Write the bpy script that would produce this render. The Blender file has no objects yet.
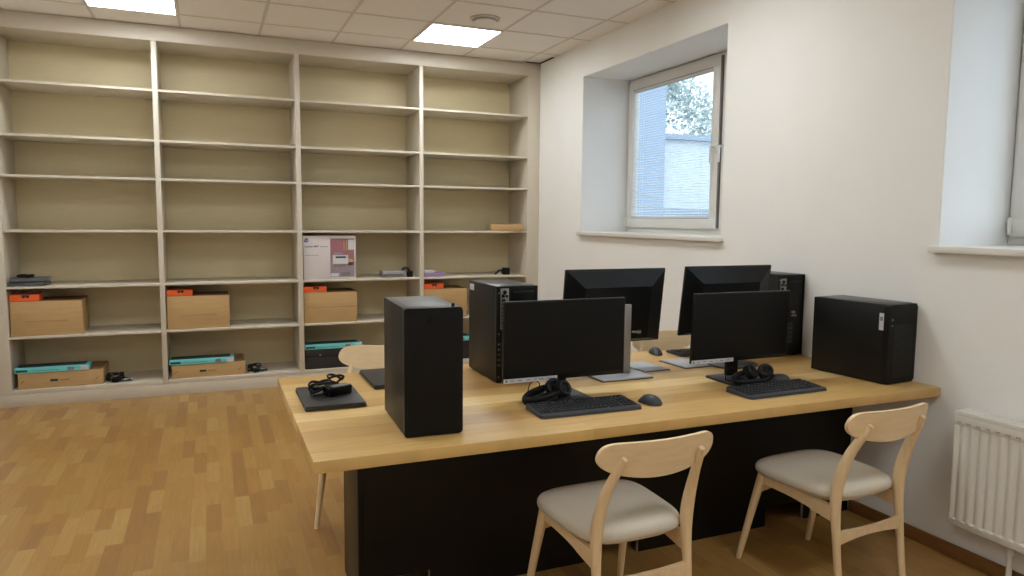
import bpy, bmesh, math, random
from mathutils import Vector, Matrix
random.seed(7)
R = math.radians
SC = bpy.context.scene
COL = SC.collection

# ------------------------------------------------------------------ camera
cd = bpy.data.cameras.new('camera')
cam = bpy.data.objects.new('camera', cd)
COL.objects.link(cam)
yaw, pit, rol = R(22.832), R(-5.4558), R(0.5125)
fw = Vector((math.sin(yaw) * math.cos(pit), math.cos(yaw) * math.cos(pit), math.sin(pit)))
rt = Vector((math.cos(yaw), -math.sin(yaw), 0))
up = rt.cross(fw)
rt2 = rt * math.cos(rol) + up * math.sin(rol)
up2 = -rt * math.sin(rol) + up * math.cos(rol)
M = Matrix((rt2, up2, -fw)).transposed().to_4x4()
M.translation = Vector((-3.0272, -6.5167, 1.4865))
cam.matrix_world = M
cd.sensor_fit = 'HORIZONTAL'
cd.sensor_width = 36
cd.lens = 719.08 / 1024 * 36
cd.clip_start = 0.05
SC.camera = cam

# ------------------------------------------------------------------ light and exposure
SC.view_settings.view_transform = 'Standard'
SC.view_settings.look = 'None'
SC.view_settings.gamma = 1
SC.view_settings.use_curve_mapping = False
SC.view_settings.exposure = 0.75
LAMP = 12.4
SKY = 1.9
w = bpy.data.worlds.new('world')
SC.world = w
w.use_nodes = True
nt = w.node_tree
bgn = nt.nodes['Background']
sky = nt.nodes.new('ShaderNodeTexSky')
sky.sky_type = 'NISHITA'
sky.sun_disc = False
sky.sun_elevation = R(40)
sky.sun_rotation = R(200)
sky.air_density = 1.0
sky.dust_density = 3.0
mixs = nt.nodes.new('ShaderNodeMixRGB')
mixs.inputs[0].default_value = 0.75
mixs.inputs[2].default_value = (0.78, 0.89, 1.0, 1)
sc_ = nt.nodes.new('ShaderNodeVectorMath')
sc_.operation = 'SCALE'
sc_.inputs['Scale'].default_value = 0.12
nt.links.new(sky.outputs[0], sc_.inputs[0])
nt.links.new(sc_.outputs[0], mixs.inputs[1])
nt.links.new(mixs.outputs[0], bgn.inputs[0])
bgn.inputs[1].default_value = SKY

# ------------------------------------------------------------------ materials
def lin(c):
    out = []
    for v in c:
        v = v / 255.0
        out.append(v / 12.92 if v <= 0.04045 else ((v + 0.055) / 1.055) ** 2.4)
    return (*out, 1.0)

def base_mat(name):
    m = bpy.data.materials.new(name)
    m.use_nodes = True
    n = m.node_tree.nodes
    return m, m.node_tree, n['Principled BSDF']

def node(t, kind, **kw):
    n = t.nodes.new(kind)
    for k, v in kw.items():
        setattr(n, k, v)
    return n

def math_(t, op, a, b=None):
    n = node(t, 'ShaderNodeMath', operation=op)
    for i, v in enumerate((a, b)):
        if v is None:
            continue
        if isinstance(v, (int, float)):
            n.inputs[i].default_value = v
        else:
            t.links.new(v, n.inputs[i])
    return n.outputs[0]

def mat(name, rgb, rough=0.5, metal=0.0, var=0.04, scale=30, bump=0.0, stretch=(1, 1, 1), spec=0.5):
    """procedural paint / plastic / board: colour varied by noise, optional bump"""
    m, t, b = base_mat(name)
    tc = node(t, 'ShaderNodeTexCoord')
    mp = node(t, 'ShaderNodeMapping')
    mp.inputs['Scale'].default_value = stretch
    t.links.new(tc.outputs['Object'], mp.inputs[0])
    nz = node(t, 'ShaderNodeTexNoise')
    nz.inputs['Scale'].default_value = scale
    nz.inputs['Detail'].default_value = 4
    t.links.new(mp.outputs[0], nz.inputs['Vector'])
    c = lin(rgb)
    rp = node(t, 'ShaderNodeValToRGB')
    rp.color_ramp.elements[0].position = 0.3
    rp.color_ramp.elements[1].position = 0.7
    rp.color_ramp.elements[0].color = (*[max(0, v * (1 - var)) for v in c[:3]], 1)
    rp.color_ramp.elements[1].color = (*[min(1, v * (1 + var)) for v in c[:3]], 1)
    t.links.new(nz.outputs['Fac'], rp.inputs[0])
    t.links.new(rp.outputs[0], b.inputs['Base Color'])
    b.inputs['Roughness'].default_value = rough
    b.inputs['Metallic'].default_value = metal
    b.inputs['Specular IOR Level'].default_value = spec
    if bump:
        bp = node(t, 'ShaderNodeBump')
        bp.inputs['Strength'].default_value = bump
        bp.inputs['Distance'].default_value = 0.002
        t.links.new(nz.outputs['Fac'], bp.inputs['Height'])
        t.links.new(bp.outputs[0], b.inputs['Normal'])
    return m

def planks(name, along, width, length, cols, rough, grain=0.16, seam=0.25, seed=0.0):
    """wood strips running along an axis, every strip with a tone of its own"""
    m, t, b = base_mat(name)
    tc = node(t, 'ShaderNodeTexCoord')
    sp = node(t, 'ShaderNodeSeparateXYZ')
    t.links.new(tc.outputs['Object'], sp.inputs[0])
    a, c = (sp.outputs['X'], sp.outputs['Y']) if along == 'x' else (sp.outputs['Y'], sp.outputs['X'])
    rw = math_(t, 'DIVIDE', c, width)
    row = math_(t, 'FLOOR', rw)
    wn = node(t, 'ShaderNodeTexWhiteNoise', noise_dimensions='1D')
    t.links.new(math_(t, 'ADD', row, seed), wn.inputs['W'])
    # each row has its own start and strip length
    ln = math_(t, 'MULTIPLY_ADD', wn.outputs['Value'], length * 0.5)
    t.nodes[-1].inputs[2].default_value = length * 0.75
    off = math_(t, 'MULTIPLY', wn.outputs['Value'], 37.7)
    al = math_(t, 'ADD', math_(t, 'DIVIDE', a, ln), off)
    idx = math_(t, 'FLOOR', al)
    cv = node(t, 'ShaderNodeCombineXYZ')
    t.links.new(math_(t, 'ADD', row, seed), cv.inputs[0])
    t.links.new(idx, cv.inputs[1])
    w2 = node(t, 'ShaderNodeTexWhiteNoise', noise_dimensions='2D')
    t.links.new(cv.outputs[0], w2.inputs['Vector'])
    rp = node(t, 'ShaderNodeValToRGB')
    el = rp.color_ramp.elements
    while len(el) < len(cols):
        el.new(0.5)
    for i, cc in enumerate(cols):
        el[i].position = i / (len(cols) - 1)
        el[i].color = lin(cc)
    t.links.new(w2.outputs['Value'], rp.inputs[0])
    # grain
    gv = node(t, 'ShaderNodeCombineXYZ')
    t.links.new(math_(t, 'MULTIPLY', a, 3.0), gv.inputs[0])
    t.links.new(math_(t, 'MULTIPLY', c, 55.0), gv.inputs[1])
    t.links.new(math_(t, 'MULTIPLY', w2.outputs['Value'], 50.0), gv.inputs[2])
    nz = node(t, 'ShaderNodeTexNoise')
    nz.inputs['Scale'].default_value = 1.6
    nz.inputs['Detail'].default_value = 5
    nz.inputs['Distortion'].default_value = 0.8
    t.links.new(gv.outputs[0], nz.inputs['Vector'])
    g = math_(t, 'MULTIPLY_ADD', nz.outputs['Fac'], 2 * grain)
    t.nodes[-1].inputs[2].default_value = 1 - grain
    # seams
    fr = math_(t, 'FRACT', rw)
    d1 = math_(t, 'MULTIPLY', math_(t, 'MINIMUM', fr, math_(t, 'SUBTRACT', 1.0, fr)), width)
    fa = math_(t, 'FRACT', al)
    d2 = math_(t, 'MULTIPLY', math_(t, 'MINIMUM', fa, math_(t, 'SUBTRACT', 1.0, fa)), length)
    dd = math_(t, 'MINIMUM', d1, d2)
    ed = math_(t, 'LESS_THAN', dd, 0.0008)
    sm = math_(t, 'SUBTRACT', 1.0, math_(t, 'MULTIPLY', ed, seam))
    mx = node(t, 'ShaderNodeVectorMath', operation='SCALE')
    t.links.new(rp.outputs[0], mx.inputs[0])
    t.links.new(math_(t, 'MULTIPLY', g, sm), mx.inputs['Scale'])
    t.links.new(mx.outputs[0], b.inputs['Base Color'])
    b.inputs['Roughness'].default_value = rough
    bp = node(t, 'ShaderNodeBump')
    bp.inputs['Strength'].default_value = 0.15
    bp.inputs['Distance'].default_value = 0.001
    t.links.new(nz.outputs['Fac'], bp.inputs['Height'])
    t.links.new(bp.outputs[0], b.inputs['Normal'])
    return m

def emit(name, rgb, strength):
    m, t, b = base_mat(name)
    b.inputs['Base Color'].default_value = (0.9, 0.9, 0.9, 1)
    tc = node(t, 'ShaderNodeTexCoord')
    nz = node(t, 'ShaderNodeTexNoise')
    nz.inputs['Scale'].default_value = 3
    t.links.new(tc.outputs['Object'], nz.inputs['Vector'])
    rp = node(t, 'ShaderNodeValToRGB')
    c = lin(rgb)
    rp.color_ramp.elements[0].color = (*[v * 0.98 for v in c[:3]], 1)
    rp.color_ramp.elements[1].color = c
    t.links.new(nz.outputs['Fac'], rp.inputs[0])
    t.links.new(rp.outputs[0], b.inputs['Emission Color'])
    b.inputs['Emission Strength'].default_value = strength
    return m

def glass_mat(name):
    m, t, b = base_mat(name)
    t.nodes.remove(b)
    out = t.nodes['Material Output']
    tr = node(t, 'ShaderNodeBsdfTransparent')
    tr.inputs[0].default_value = (0.93, 0.96, 0.97, 1)
    gl = node(t, 'ShaderNodeBsdfGlossy')
    gl.inputs['Roughness'].default_value = 0.02
    lw = node(t, 'ShaderNodeLayerWeight')
    fac = math_(t, 'MULTIPLY_ADD', math_(t, 'POWER', lw.outputs['Facing'], 4.0), 0.5)
    t.nodes[-1].inputs[2].default_value = 0.03
    mx = node(t, 'ShaderNodeMixShader')
    t.links.new(fac, mx.inputs[0])
    t.links.new(tr.outputs[0], mx.inputs[1])
    t.links.new(gl.outputs[0], mx.inputs[2])
    t.links.new(mx.outputs[0], out.inputs[0])
    return m

OAKF = [(154, 113, 65), (164, 123, 68), (175, 135, 76), (172, 134, 76), (167, 125, 66), (184, 149, 90)]
SEED = 3.0
M_ = dict(
    floor=planks('oak_parquet', 'y', 0.07, 0.36, OAKF, 0.33, 0.22, 0.16),
    desk=planks('oak_worktop', 'x', 0.125, 2.6, [(184, 140, 80), (214, 177, 110), (198, 156, 92), (226, 193, 130)], 0.40, 0.27, 0.12, seed=SEED),
    skirt=mat('oak_skirting', (140, 98, 56), 0.45, var=0.12, scale=6, stretch=(14, 1, 14)),
    wall=mat('cream_wall_paint', (238, 236, 230), 0.85, var=0.012, scale=3, bump=0.05),
    wall_white=mat('white_wall_paint', (240, 237, 231), 0.85, var=0.012, scale=3),
    reveal=mat('white_reveal_paint', (240, 240, 238), 0.8, var=0.01, scale=4),
    tile=mat('mineral_ceiling_tile', (240, 234, 225), 0.95, var=0.025, scale=160, bump=0.15),
    tbar=mat('ceiling_grid_paint', (214, 206, 194), 0.7, var=0.02),
    gap_shade=mat('gap_shade', (50, 44, 38), 0.9, var=0.1),
    case=mat('beige_board', (209, 199, 181), 0.45, var=0.015, scale=8),
    case_back=mat('beige_back_board', (221, 206, 166), 0.6, var=0.02, scale=6, stretch=(1, 1, 6)),
    pvc=mat('white_pvc', (226, 224, 218), 0.35, var=0.01),
    sill=mat('white_sill_laminate', (224, 220, 210), 0.4, var=0.01),
    blind=mat('white_blind_slat', (222, 226, 230), 0.45, var=0.02),
    seal=mat('grey_seal', (120, 116, 110), 0.7, var=0.05),
    enamel=mat('white_radiator_enamel', (226, 222, 212), 0.32, var=0.01),
    slot=mat('radiator_slot_shade', (176, 169, 158), 0.6, var=0.03),
    black=mat('black_plastic', (14, 14, 14), 0.46, var=0.1, scale=80, spec=0.22),
    black_lam=mat('black_laminate', (8, 8, 7), 0.36, var=0.08, scale=20, spec=0.3),
    blackmetal=mat('black_painted_steel', (18, 18, 17), 0.42, var=0.06, scale=60, spec=0.3),
    greytop=mat('dark_grey_steel', (38, 38, 37), 0.34, var=0.06, scale=60),
    grille=mat('dark_mesh_grille', (18, 18, 18), 0.6, var=0.4, scale=300),
    screen=mat('matt_black_screen', (9, 9, 9), 0.42, var=0.05, scale=40, spec=0.22),
    monback=mat('black_monitor_shell', (13, 15, 17), 0.4, var=0.06, scale=60, spec=0.3),
    silver=mat('silver_grey_paint', (158, 152, 148), 0.38, 0.3, var=0.03),
    basegrey=mat('glossy_silver_base', (178, 182, 192), 0.28, 0.0, var=0.02),
    top_sheen=mat('top_sheen_grey', (112, 112, 110), 0.45, var=0.25, scale=500),  # ceiling light reflected by the black tower top, put into the colour
    sheet=mat('pale_grey_sheet', (178, 179, 182), 0.5, var=0.03),
    midgrey=mat('mid_grey_plastic', (92, 92, 92), 0.4, var=0.05),
    steel=mat('bright_steel', (150, 146, 138), 0.35, 0.7, var=0.08, scale=120),
    label=mat('white_label', (204, 204, 207), 0.55, var=0.04, scale=90),
    ink=mat('dark_ink', (42, 40, 42), 0.6, var=0.05),
    greyink=mat('grey_ink', (128, 122, 122), 0.6, var=0.05),
    keyb=mat('charcoal_keyboard_plastic', (56, 58, 63), 0.42, var=0.05, scale=60),
    keys=mat('dark_keycap', (30, 31, 34), 0.45, var=0.08, scale=90),
    laptop=mat('dark_laptop_shell', (46, 45, 45), 0.42, var=0.06, scale=90),
    slate=mat('slate_grey_plastic', (84, 88, 92), 0.4, var=0.05),
    card=mat('brown_cardboard', (190, 156, 106), 0.8, var=0.06, scale=5, stretch=(1, 1, 9)),
    card_shade_mark=mat('cardboard_shade_and_marks', (140, 108, 68), 0.85, var=0.08, scale=7),  # carton tops carry the shelf's shadow in this tone; printed markings share it
    tape=mat('packing_tape', (176, 138, 88), 0.35, var=0.05),
    orange=mat('orange_card', (250, 106, 46), 0.55, var=0.03),
    teal=mat('turquoise_card', (112, 203, 202), 0.5, var=0.03),
    teal_dark=mat('dark_teal_print', (28, 58, 62), 0.5, var=0.1),
    purple=mat('purple_card', (152, 128, 176), 0.55, var=0.05),
    blackcard=mat('black_carton', (34, 30, 28), 0.6, var=0.1, scale=12),
    whitecard=mat('white_carton', (214, 206, 204), 0.5, var=0.015),
    pink=mat('dusty_pink_print', (160, 108, 112), 0.5, var=0.06, scale=14),
    mauve=mat('mauve_print', (150, 134, 142), 0.5, var=0.1, scale=20),
    blue=mat('dark_blue_print', (52, 84, 128), 0.5, var=0.03),
    birch=mat('pale_beech', (232, 204, 160), 0.42, var=0.05, scale=9, stretch=(9, 9, 1)),
    birch2=mat('pale_beech_veneer', (234, 207, 163), 0.42, var=0.05, scale=6, stretch=(1, 12, 12)),
    fabric=mat('beige_woven_fabric', (207, 198, 180), 0.95, var=0.10, scale=420, bump=0.5),
    cable=mat('black_rubber_cable', (14, 14, 14), 0.5, var=0.1, spec=0.3),
    cablew=mat('pale_cable', (190, 182, 170), 0.5, var=0.04),
    lamp=emit('lit_panel', (243, 248, 252), LAMP),
    lampframe=mat('white_lamp_frame', (230, 226, 218), 0.5, var=0.01),
    glass=glass_mat('window_glass'),
    render_w=mat('white_render', (196, 208, 216), 0.9, var=0.03, scale=1.2),
    render_g=mat('grey_render', (150, 168, 188), 0.9, var=0.04, scale=1.2),
    asphalt=mat('grey_paving', (140, 142, 142), 0.9, var=0.1, scale=4),
    leaf=mat('pale_leaves', (168, 186, 184), 0.7, var=0.25, scale=4),
    bark=mat('grey_bark', (96, 88, 78), 0.9, var=0.2, scale=8),
)

# ------------------------------------------------------------------ mesh helpers
class MB:
    """collects shapes and links them as ONE mesh object"""
    def __init__(s):
        s.bm = bmesh.new()
        s.mi = 0

    def box(s, x0, x1, y0, y1, z0, z1, bev=0.0, seg=2, rot=None):
        b = bmesh.new()
        bmesh.ops.create_cube(b, size=1.0)
        mt = Matrix.Translation(((x0 + x1) / 2, (y0 + y1) / 2, (z0 + z1) / 2)) @ Matrix.Diagonal((abs(x1 - x0), abs(y1 - y0), abs(z1 - z0), 1))
        bmesh.ops.transform(b, matrix=mt, verts=b.verts)
        if bev:
            bmesh.ops.bevel(b, geom=list(b.edges), offset=bev, segments=seg, affect='EDGES', profile=0.5)
        s.merge(b, rot)
        return s

    def merge(s, b, mtx=None):
        if mtx is not None:
            bmesh.ops.transform(b, matrix=mtx, verts=b.verts)
        vm = {}
        for v in b.verts:
            vm[v] = s.bm.verts.new(v.co)
        for f in b.faces:
            try:
                s.bm.faces.new([vm[v] for v in f.verts]).material_index = s.mi
            except ValueError:
                pass
        b.free()

    def loft(s, rings, caps=True, closed=True):
        """rings: lists of points with equal length"""
        vs = [[s.bm.verts.new(p) for p in r] for r in rings]
        n = len(vs[0])
        for a, b in zip(vs, vs[1:]):
            for i in range(n if closed else n - 1):
                j = (i + 1) % n
                s.bm.faces.new((a[i], a[j], b[j], b[i]))
        if caps:
            s.bm.faces.new(list(reversed(vs[0])))
            s.bm.faces.new(vs[-1])
        return s

    def tube(s, pts, rad, seg=10, flat=1.0, ref=(0, 1, 0)):
        """round (or flattened) tube along a path; rad number or per-point list"""
        pts = [Vector(p) for p in pts]
        if isinstance(rad, (int, float)):
            rad = [rad] * len(pts)
        rings = []
        prev = Vector(ref)
        for i, p in enumerate(pts):
            d = (pts[min(i + 1, len(pts) - 1)] - pts[max(i - 1, 0)])
            if d.length < 1e-9:
                d = Vector((0, 0, 1))
            d.normalize()
            a = prev - d * prev.dot(d)
            if a.length < 1e-4:
                a = d.orthogonal()
            a.normalize()
            prev = a
            b = d.cross(a)
            rings.append([p + (a * math.cos(t) + b * flat * math.sin(t)) * rad[i] for t in [2 * math.pi * k / seg for k in range(seg)]])
        return s.loft(rings)

    def lathe(s, prof, seg=24, mtx=None):
        """profile (r, z) turned about z"""
        b = bmesh.new()
        rings = [[b.verts.new((max(r, 1e-5) * math.cos(2 * math.pi * k / seg), max(r, 1e-5) * math.sin(2 * math.pi * k / seg), z)) for k in range(seg)] for r, z in prof]
        for p, q in zip(rings, rings[1:]):
            for i in range(seg):
                j = (i + 1) % seg
                b.faces.new((p[i], p[j], q[j], q[i]))
        b.faces.new(list(reversed(rings[0])))
        b.faces.new(rings[-1])
        s.merge(b, mtx)
        return s

    def prism(s, outline, z0, z1, bev=0.0, mtx=None, seg=2):
        b = bmesh.new()
        lo = [b.verts.new((x, y, z0)) for x, y in outline]
        hi = [b.verts.new((x, y, z1)) for x, y in outline]
        n = len(lo)
        f0 = b.faces.new(list(reversed(lo)))
        f1 = b.faces.new(hi)
        for i in range(n):
            j = (i + 1) % n
            b.faces.new((lo[i], lo[j], hi[j], hi[i]))
        if bev:
            ed = list(f0.edges) + list(f1.edges)
            bmesh.ops.bevel(b, geom=ed, offset=bev, segments=seg, affect='EDGES', profile=0.5)
        s.merge(b, mtx)
        return s

    def build(s, name, material, parent=None, smooth=True, angle=35):
        bmesh.ops.recalc_face_normals(s.bm, faces=s.bm.faces)
        me = bpy.data.meshes.new(name)
        s.bm.to_mesh(me)
        s.bm.free()
        o = bpy.data.objects.new(name, me)
        me.materials.append(M_[material] if isinstance(material, str) else material)
        COL.objects.link(o)
        if smooth:
            me.shade_auto_smooth(angle) if hasattr(me, 'shade_auto_smooth') else smooth_by_angle(me, angle)
        if parent is not None:
            o.parent = parent
        return o

def smooth_by_angle(me, angle):
    me.polygons.foreach_set('use_smooth', [True] * len(me.polygons))
    b = bmesh.new()
    b.from_mesh(me)
    lim = R(angle)
    for e in b.edges:
        if len(e.link_faces) == 2:
            e.smooth = e.calc_face_angle(0) < lim
    b.to_mesh(me)
    b.free()

def rrect(w, h, r, n=5, cx=0, cy=0):
    pts = []
    for qx, qy, a0 in ((1, 1, 0), (-1, 1, 90), (-1, -1, 180), (1, -1, 270)):
        for k in range(n + 1):
            a = R(a0 + 90 * k / n)
            pts.append((cx + qx * (w / 2 - r) + r * math.cos(a), cy + qy * (h / 2 - r) + r * math.sin(a)))
    return pts

def spline(pts, n=8):
    """Catmull-Rom through the points"""
    P = [Vector(p) for p in pts]
    P = [P[0] * 2 - P[1]] + P + [P[-1] * 2 - P[-2]]
    out = []
    for i in range(1, len(P) - 2):
        for k in range(n):
            t = k / n
            a, b, c, d = P[i - 1], P[i], P[i + 1], P[i + 2]
            out.append(0.5 * ((2 * b) + (c - a) * t + (2 * a - 5 * b + 4 * c - d) * t * t + (3 * b - a - 3 * c + d) * t ** 3))
    out.append(P[-2])
    return out

def tag(o, label, cat, group=None):
    o['label'] = label
    o['category'] = cat
    if group:
        o['group'] = group
    return o

def thing(name, loc, label, cat, rz=0.0, group=None):
    o = bpy.data.objects.new(name, None)
    o.empty_display_size = 0.05
    COL.objects.link(o)
    o.location = loc
    o.rotation_euler = (0, 0, R(rz))
    return tag(o, label, cat, group)

def struct(o):
    o['kind'] = 'structure'
    return o

def dup(root, loc, rz, label, group=None):
    c = root.copy()
    COL.objects.link(c)
    c.location = loc
    c.rotation_euler = (0, 0, R(rz))
    c['label'] = label
    if group:
        c['group'] = group
    for ch in list(root.children):
        k = ch.copy()
        COL.objects.link(k)
        k.parent = c
        for g in list(ch.children):
            q = g.copy()
            COL.objects.link(q)
            q.parent = k
    return c

def lettering(name, txt, size, material, parent, mtx, bold=0.0):
    cu = bpy.data.curves.new(name, 'FONT')
    cu.body = txt
    cu.size = size
    cu.extrude = 0.0003
    cu.offset = bold
    tmp = bpy.data.objects.new(name + '_curve', cu)
    COL.objects.link(tmp)
    dg = bpy.context.evaluated_depsgraph_get()
    me = bpy.data.meshes.new_from_object(tmp.evaluated_get(dg))
    bpy.data.objects.remove(tmp)
    me.transform(mtx)
    me.materials.clear()
    me.materials.append(M_[material])
    o = bpy.data.objects.new(name, me)
    COL.objects.link(o)
    o.parent = parent
    return o

FRONT = Matrix.Rotation(R(90), 4, 'X')       # text standing upright, readable from -y

# ------------------------------------------------------------------ room shell
H = 2.996
XL, YF, YB = -4.6, -7.9, 0.52
o = struct(MB().box(XL - 0.1, 0.62, YF - 0.1, YB + 0.1, -0.1, 0).build('floor', 'floor'))
N1a, N1b, NZ0, NZ1 = -0.8765, -2.7695, 1.385, 2.7235
N2a, N2b = -4.268, -6.161
m = MB()
m.box(0, 0.56, YF - 0.1, YB + 0.1, 0, NZ0 - 0.03)
m.box(0, 0.56, YF - 0.1, YB + 0.1, NZ1, H + 0.15)
for a, b in ((YB + 0.1, N1a), (N1b, N2a), (N2b, YF - 0.1)):
    m.box(0, 0.56, b, a, NZ0 - 0.03, NZ1)
struct(m.build('wall_right', 'wall', smooth=False))
struct(MB().box(XL - 0.1, 0, YB, YB + 0.1, 0, H + 0.15).build('wall_back', 'wall_white', smooth=False))
struct(MB().box(XL - 0.1, XL, YF - 0.1, YB, 0, H + 0.15).build('wall_left', 'wall_white', smooth=False))
struct(MB().box(XL, 0, YF - 0.1, YF, 0, H + 0.15).build('wall_front', 'wall_white', smooth=False))
ceil = struct(MB().box(XL, 0, YF, YB, H + 0.004, H + 0.1).build('ceiling', 'tile', smooth=False))
GX, GY = -0.194, -0.393
m = MB()
k = 0
x = GX
while x > XL:
    m.box(x - 0.011, x + 0.011, YF, YB, H + 0.0015, H + 0.006)
    x -= 0.6
y = GY + 0.6
while y > YF:
    if y < YB:
        m.box(XL, 0, y - 0.011, y + 0.011, H + 0.001, H + 0.006)
    y -= 0.6
m.build('ceiling_grid', 'tbar', ceil, smooth=False)
# missing edge trim: dark strip paints the open gap's shade, corner over the bookcase
struct(MB().box(-0.165, -0.001, -0.028, -0.004, H - 0.001, H + 0.003).box(-0.022, -0.001, -0.30, -0.028, H - 0.001, H + 0.003).build('trim_1', 'gap_shade', smooth=False))
struct(MB().box(-0.014, -0.0005, -3.555, -0.002, 0, 0.062, 0.003).box(-0.014, -0.0005, YF, -3.875, 0, 0.062, 0.003).build('baseboard_right', 'skirt'))

# niches: white reveals line the sides and top
for i, (a, b) in enumerate(((N1a, N1b), (N2a, N2b))):
    m = MB()
    m.box(0.003, 0.47, a - 0.003, a + 0.0005, NZ0, NZ1)
    m.box(0.003, 0.47, b - 0.0005, b + 0.003, NZ0, NZ1)
    m.box(0.003, 0.47, b, a, NZ1 - 0.003, NZ1 + 0.0005)
    struct(m.build('trim_%d' % (i + 2), 'reveal', smooth=False))

def window(n, a, b):
    root = bpy.data.objects.new('window_%d' % n, None)
    COL.objects.link(root)
    root.location = (0.47, a, NZ0)
    struct(root)
    W = a - b
    Hh = NZ1 - NZ0
    def Y(v): return -v
    m = MB()                                             # outer frame with a mullion
    sp = 1.275
    m.box(0, 0.075, -W + 0.004, -0.004, 0.0, 0.048, 0.004)
    m.box(0, 0.075, -W + 0.004, -0.004, Hh - 0.03, Hh - 0.004, 0.004)
    m.box(0, 0.075, -0.03, -0.004, 0.046, Hh - 0.028, 0.004)
    m.box(0, 0.075, -W + 0.004, -W + 0.03, 0.046, Hh - 0.028, 0.004)
    m.box(0, 0.075, -sp - 0.045, -sp + 0.012, 0.046, Hh - 0.028, 0.004)
    m.build('window_frame', 'pvc', root)
    for (y0, y1) in ((-0.024, -sp + 0.002), (-sp - 0.036, -W + 0.024)):
        z0, z1 = 0.04, Hh - 0.022
        t = 0.085
        s = MB()
        s.box(-0.022, 0.04, y1, y0, z0, z0 + t, 0.005)
        s.box(-0.022, 0.04, y1, y0, z1 - t, z1, 0.005)
        s.box(-0.022, 0.04, y0 - t, y0, z0 + t - 0.004, z1 - t + 0.004, 0.005)
        s.box(-0.022, 0.04, y1, y1 + t, z0 + t - 0.004, z1 - t + 0.004, 0.005)
        so = s.build('sash', 'pvc', root)
        MB().box(0.028, 0.034, y1 + t - 0.005, y0 - t + 0.005, z0 + t - 0.005, z1 - t + 0.005).build('pane', 'glass', so, smooth=False)
        g = MB()
        g.box(-0.0235, -0.021, y1 + t - 0.004, y0 - t + 0.004, z0 + t - 0.005, z0 + t - 0.001)
        g.box(-0.0235, -0.021, y1 + t - 0.004, y0 - t + 0.004, z1 - t + 0.001, z1 - t + 0.005)
        g.build('glazing_bead', 'seal', so, smooth=False)
        hy = (y1 + 0.03) if y0 > -0.5 else (y0 - 0.03)
        hd = MB()
        hd.box(-0.031, -0.021, hy - 0.014, hy + 0.014, 0.60, 0.67, 0.004)
        hd.tube([(-0.028, hy, 0.645), (-0.062, hy, 0.645), (-0.066, hy, 0.635), (-0.066, hy, 0.53)], [0.009, 0.009, 0.010, 0.008], 10)
        hd.build('handle', 'pvc', so)
    m = MB()
    m.tube([(-0.03, -0.028, 0.05), (-0.03, -0.028, 0.13)], 0.008, 10)
    m.box(-0.026, -0.004, -0.034, -0.012, 0.07, 0.12, 0.003)
    m.build('hinge', 'pvc', root)
    m = MB()
    m.box(-0.0215, -0.004, -sp - 0.014, -sp + 0.0, 0.05, Hh - 0.035)
    m.build('sash_gap', 'seal', root, smooth=False)
    m = MB().box(-0.51, 0.0, -W - 0.035, 0.020, -0.03, 0.0, 0.004)
    m.build('window_sill', 'sill', root)
    return root
window(1, N1a, N1b)
window(2, N2a, N2b)

# ------------------------------------------------------------------ bookcase
bk = thing('bookcase', (0, 0, 0), 'floor to ceiling beige bookcase with four bays of open shelves', 'bookcase')
D1, D2, D3 = (-3.413, -3.374), (-2.317, -2.2755), (-1.2184, -1.1823)
XLI, XRI = -4.466, -0.1275
ZT, DEP = 2.873, 0.49
SH = [2.4960, 2.0990, 1.7920, 1.3720, 0.938, 0.5482, 0.1315]
TH = 0.0185
MB().box(XL + 0.001, XLI, 0, DEP, 0.10, ZT, 0.0015).build('side_panel', 'case', bk)
MB().box(XRI, -0.0015, 0, DEP, 0.10, ZT, 0.0015).build('side_panel', 'case', bk)
MB().box(XL + 0.001, -0.0015, 0, DEP, ZT, H - 0.001, 0.0015).build('fascia', 'case', bk)
MB().box(XL + 0.001, -0.0015, 0.002, DEP, 0.0, 0.098, 0.0015).build('plinth', 'case', bk)
for a, b in (D1, D2, D3):
    MB().box(a, b, 0, DEP, 0.10, ZT, 0.0015).build('divider', 'case', bk)
BAYS = [(XLI, D1[0]), (D1[1], D2[0]), (D2[1], D3[0]), (D3[1], XRI)]
for a, b in BAYS:
    MB().box(a, b, DEP - 0.008, DEP, 0.10, ZT).build('back_panel', 'case_back', bk, smooth=False)
    for i, z in enumerate(SH):
        t = TH if i < 6 else 0.0315
        MB().box(a + 0.0005, b - 0.0005, 0.002, DEP - 0.008, z - t, z, 0.0015).build('shelf', 'case', bk)

# ------------------------------------------------------------------ ceiling lamps and vent
def lamp(i, j, label):
    t = thing('ceiling_light', (GX - 0.6 * (i - 0.5), GY - 0.6 * (j + 0.5), H), label, 'light', group='square ceiling light panels')
    f = MB()
    a = 0.297
    for x0, x1, y0, y1 in ((-a, a, -a, -a + 0.014), (-a, a, a - 0.014, a), (-a, -a + 0.014, -a + 0.014, a - 0.014), (a - 0.014, a, -a + 0.014, a - 0.014)):
        f.box(x0, x1, y0, y1, -0.008, 0.001)
    f.build('frame', 'lampframe', t, smooth=False)
    MB().box(-a + 0.014, a - 0.014, -a + 0.014, a - 0.014, -0.006, 0.0005).build('diffuser', 'lamp', t, smooth=False)
    return t
lamp(2, 0, 'square lit ceiling panel beside the round vent, above the right half of bookcase')
lamp(6, 0, 'square lit ceiling panel at upper left, above the left bays of the bookcase')
for i, j in ((2, 4), (6, 4), (2, 9), (6, 9)):
    if True:
        lamp(i, j, 'square lit ceiling panel over the %s, outside the photo' % ({(2, 4): 'desk by the windows', (6, 4): 'open floor left of desk', (2, 9): 'chairs near the radiator', (6, 9): 'floor behind the camera'}[(i, j)]))
t = thing('ceiling_vent', (-1.055, -1.26, H), 'round pale ceiling vent disc beside the right light panel', 'vent')
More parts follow.
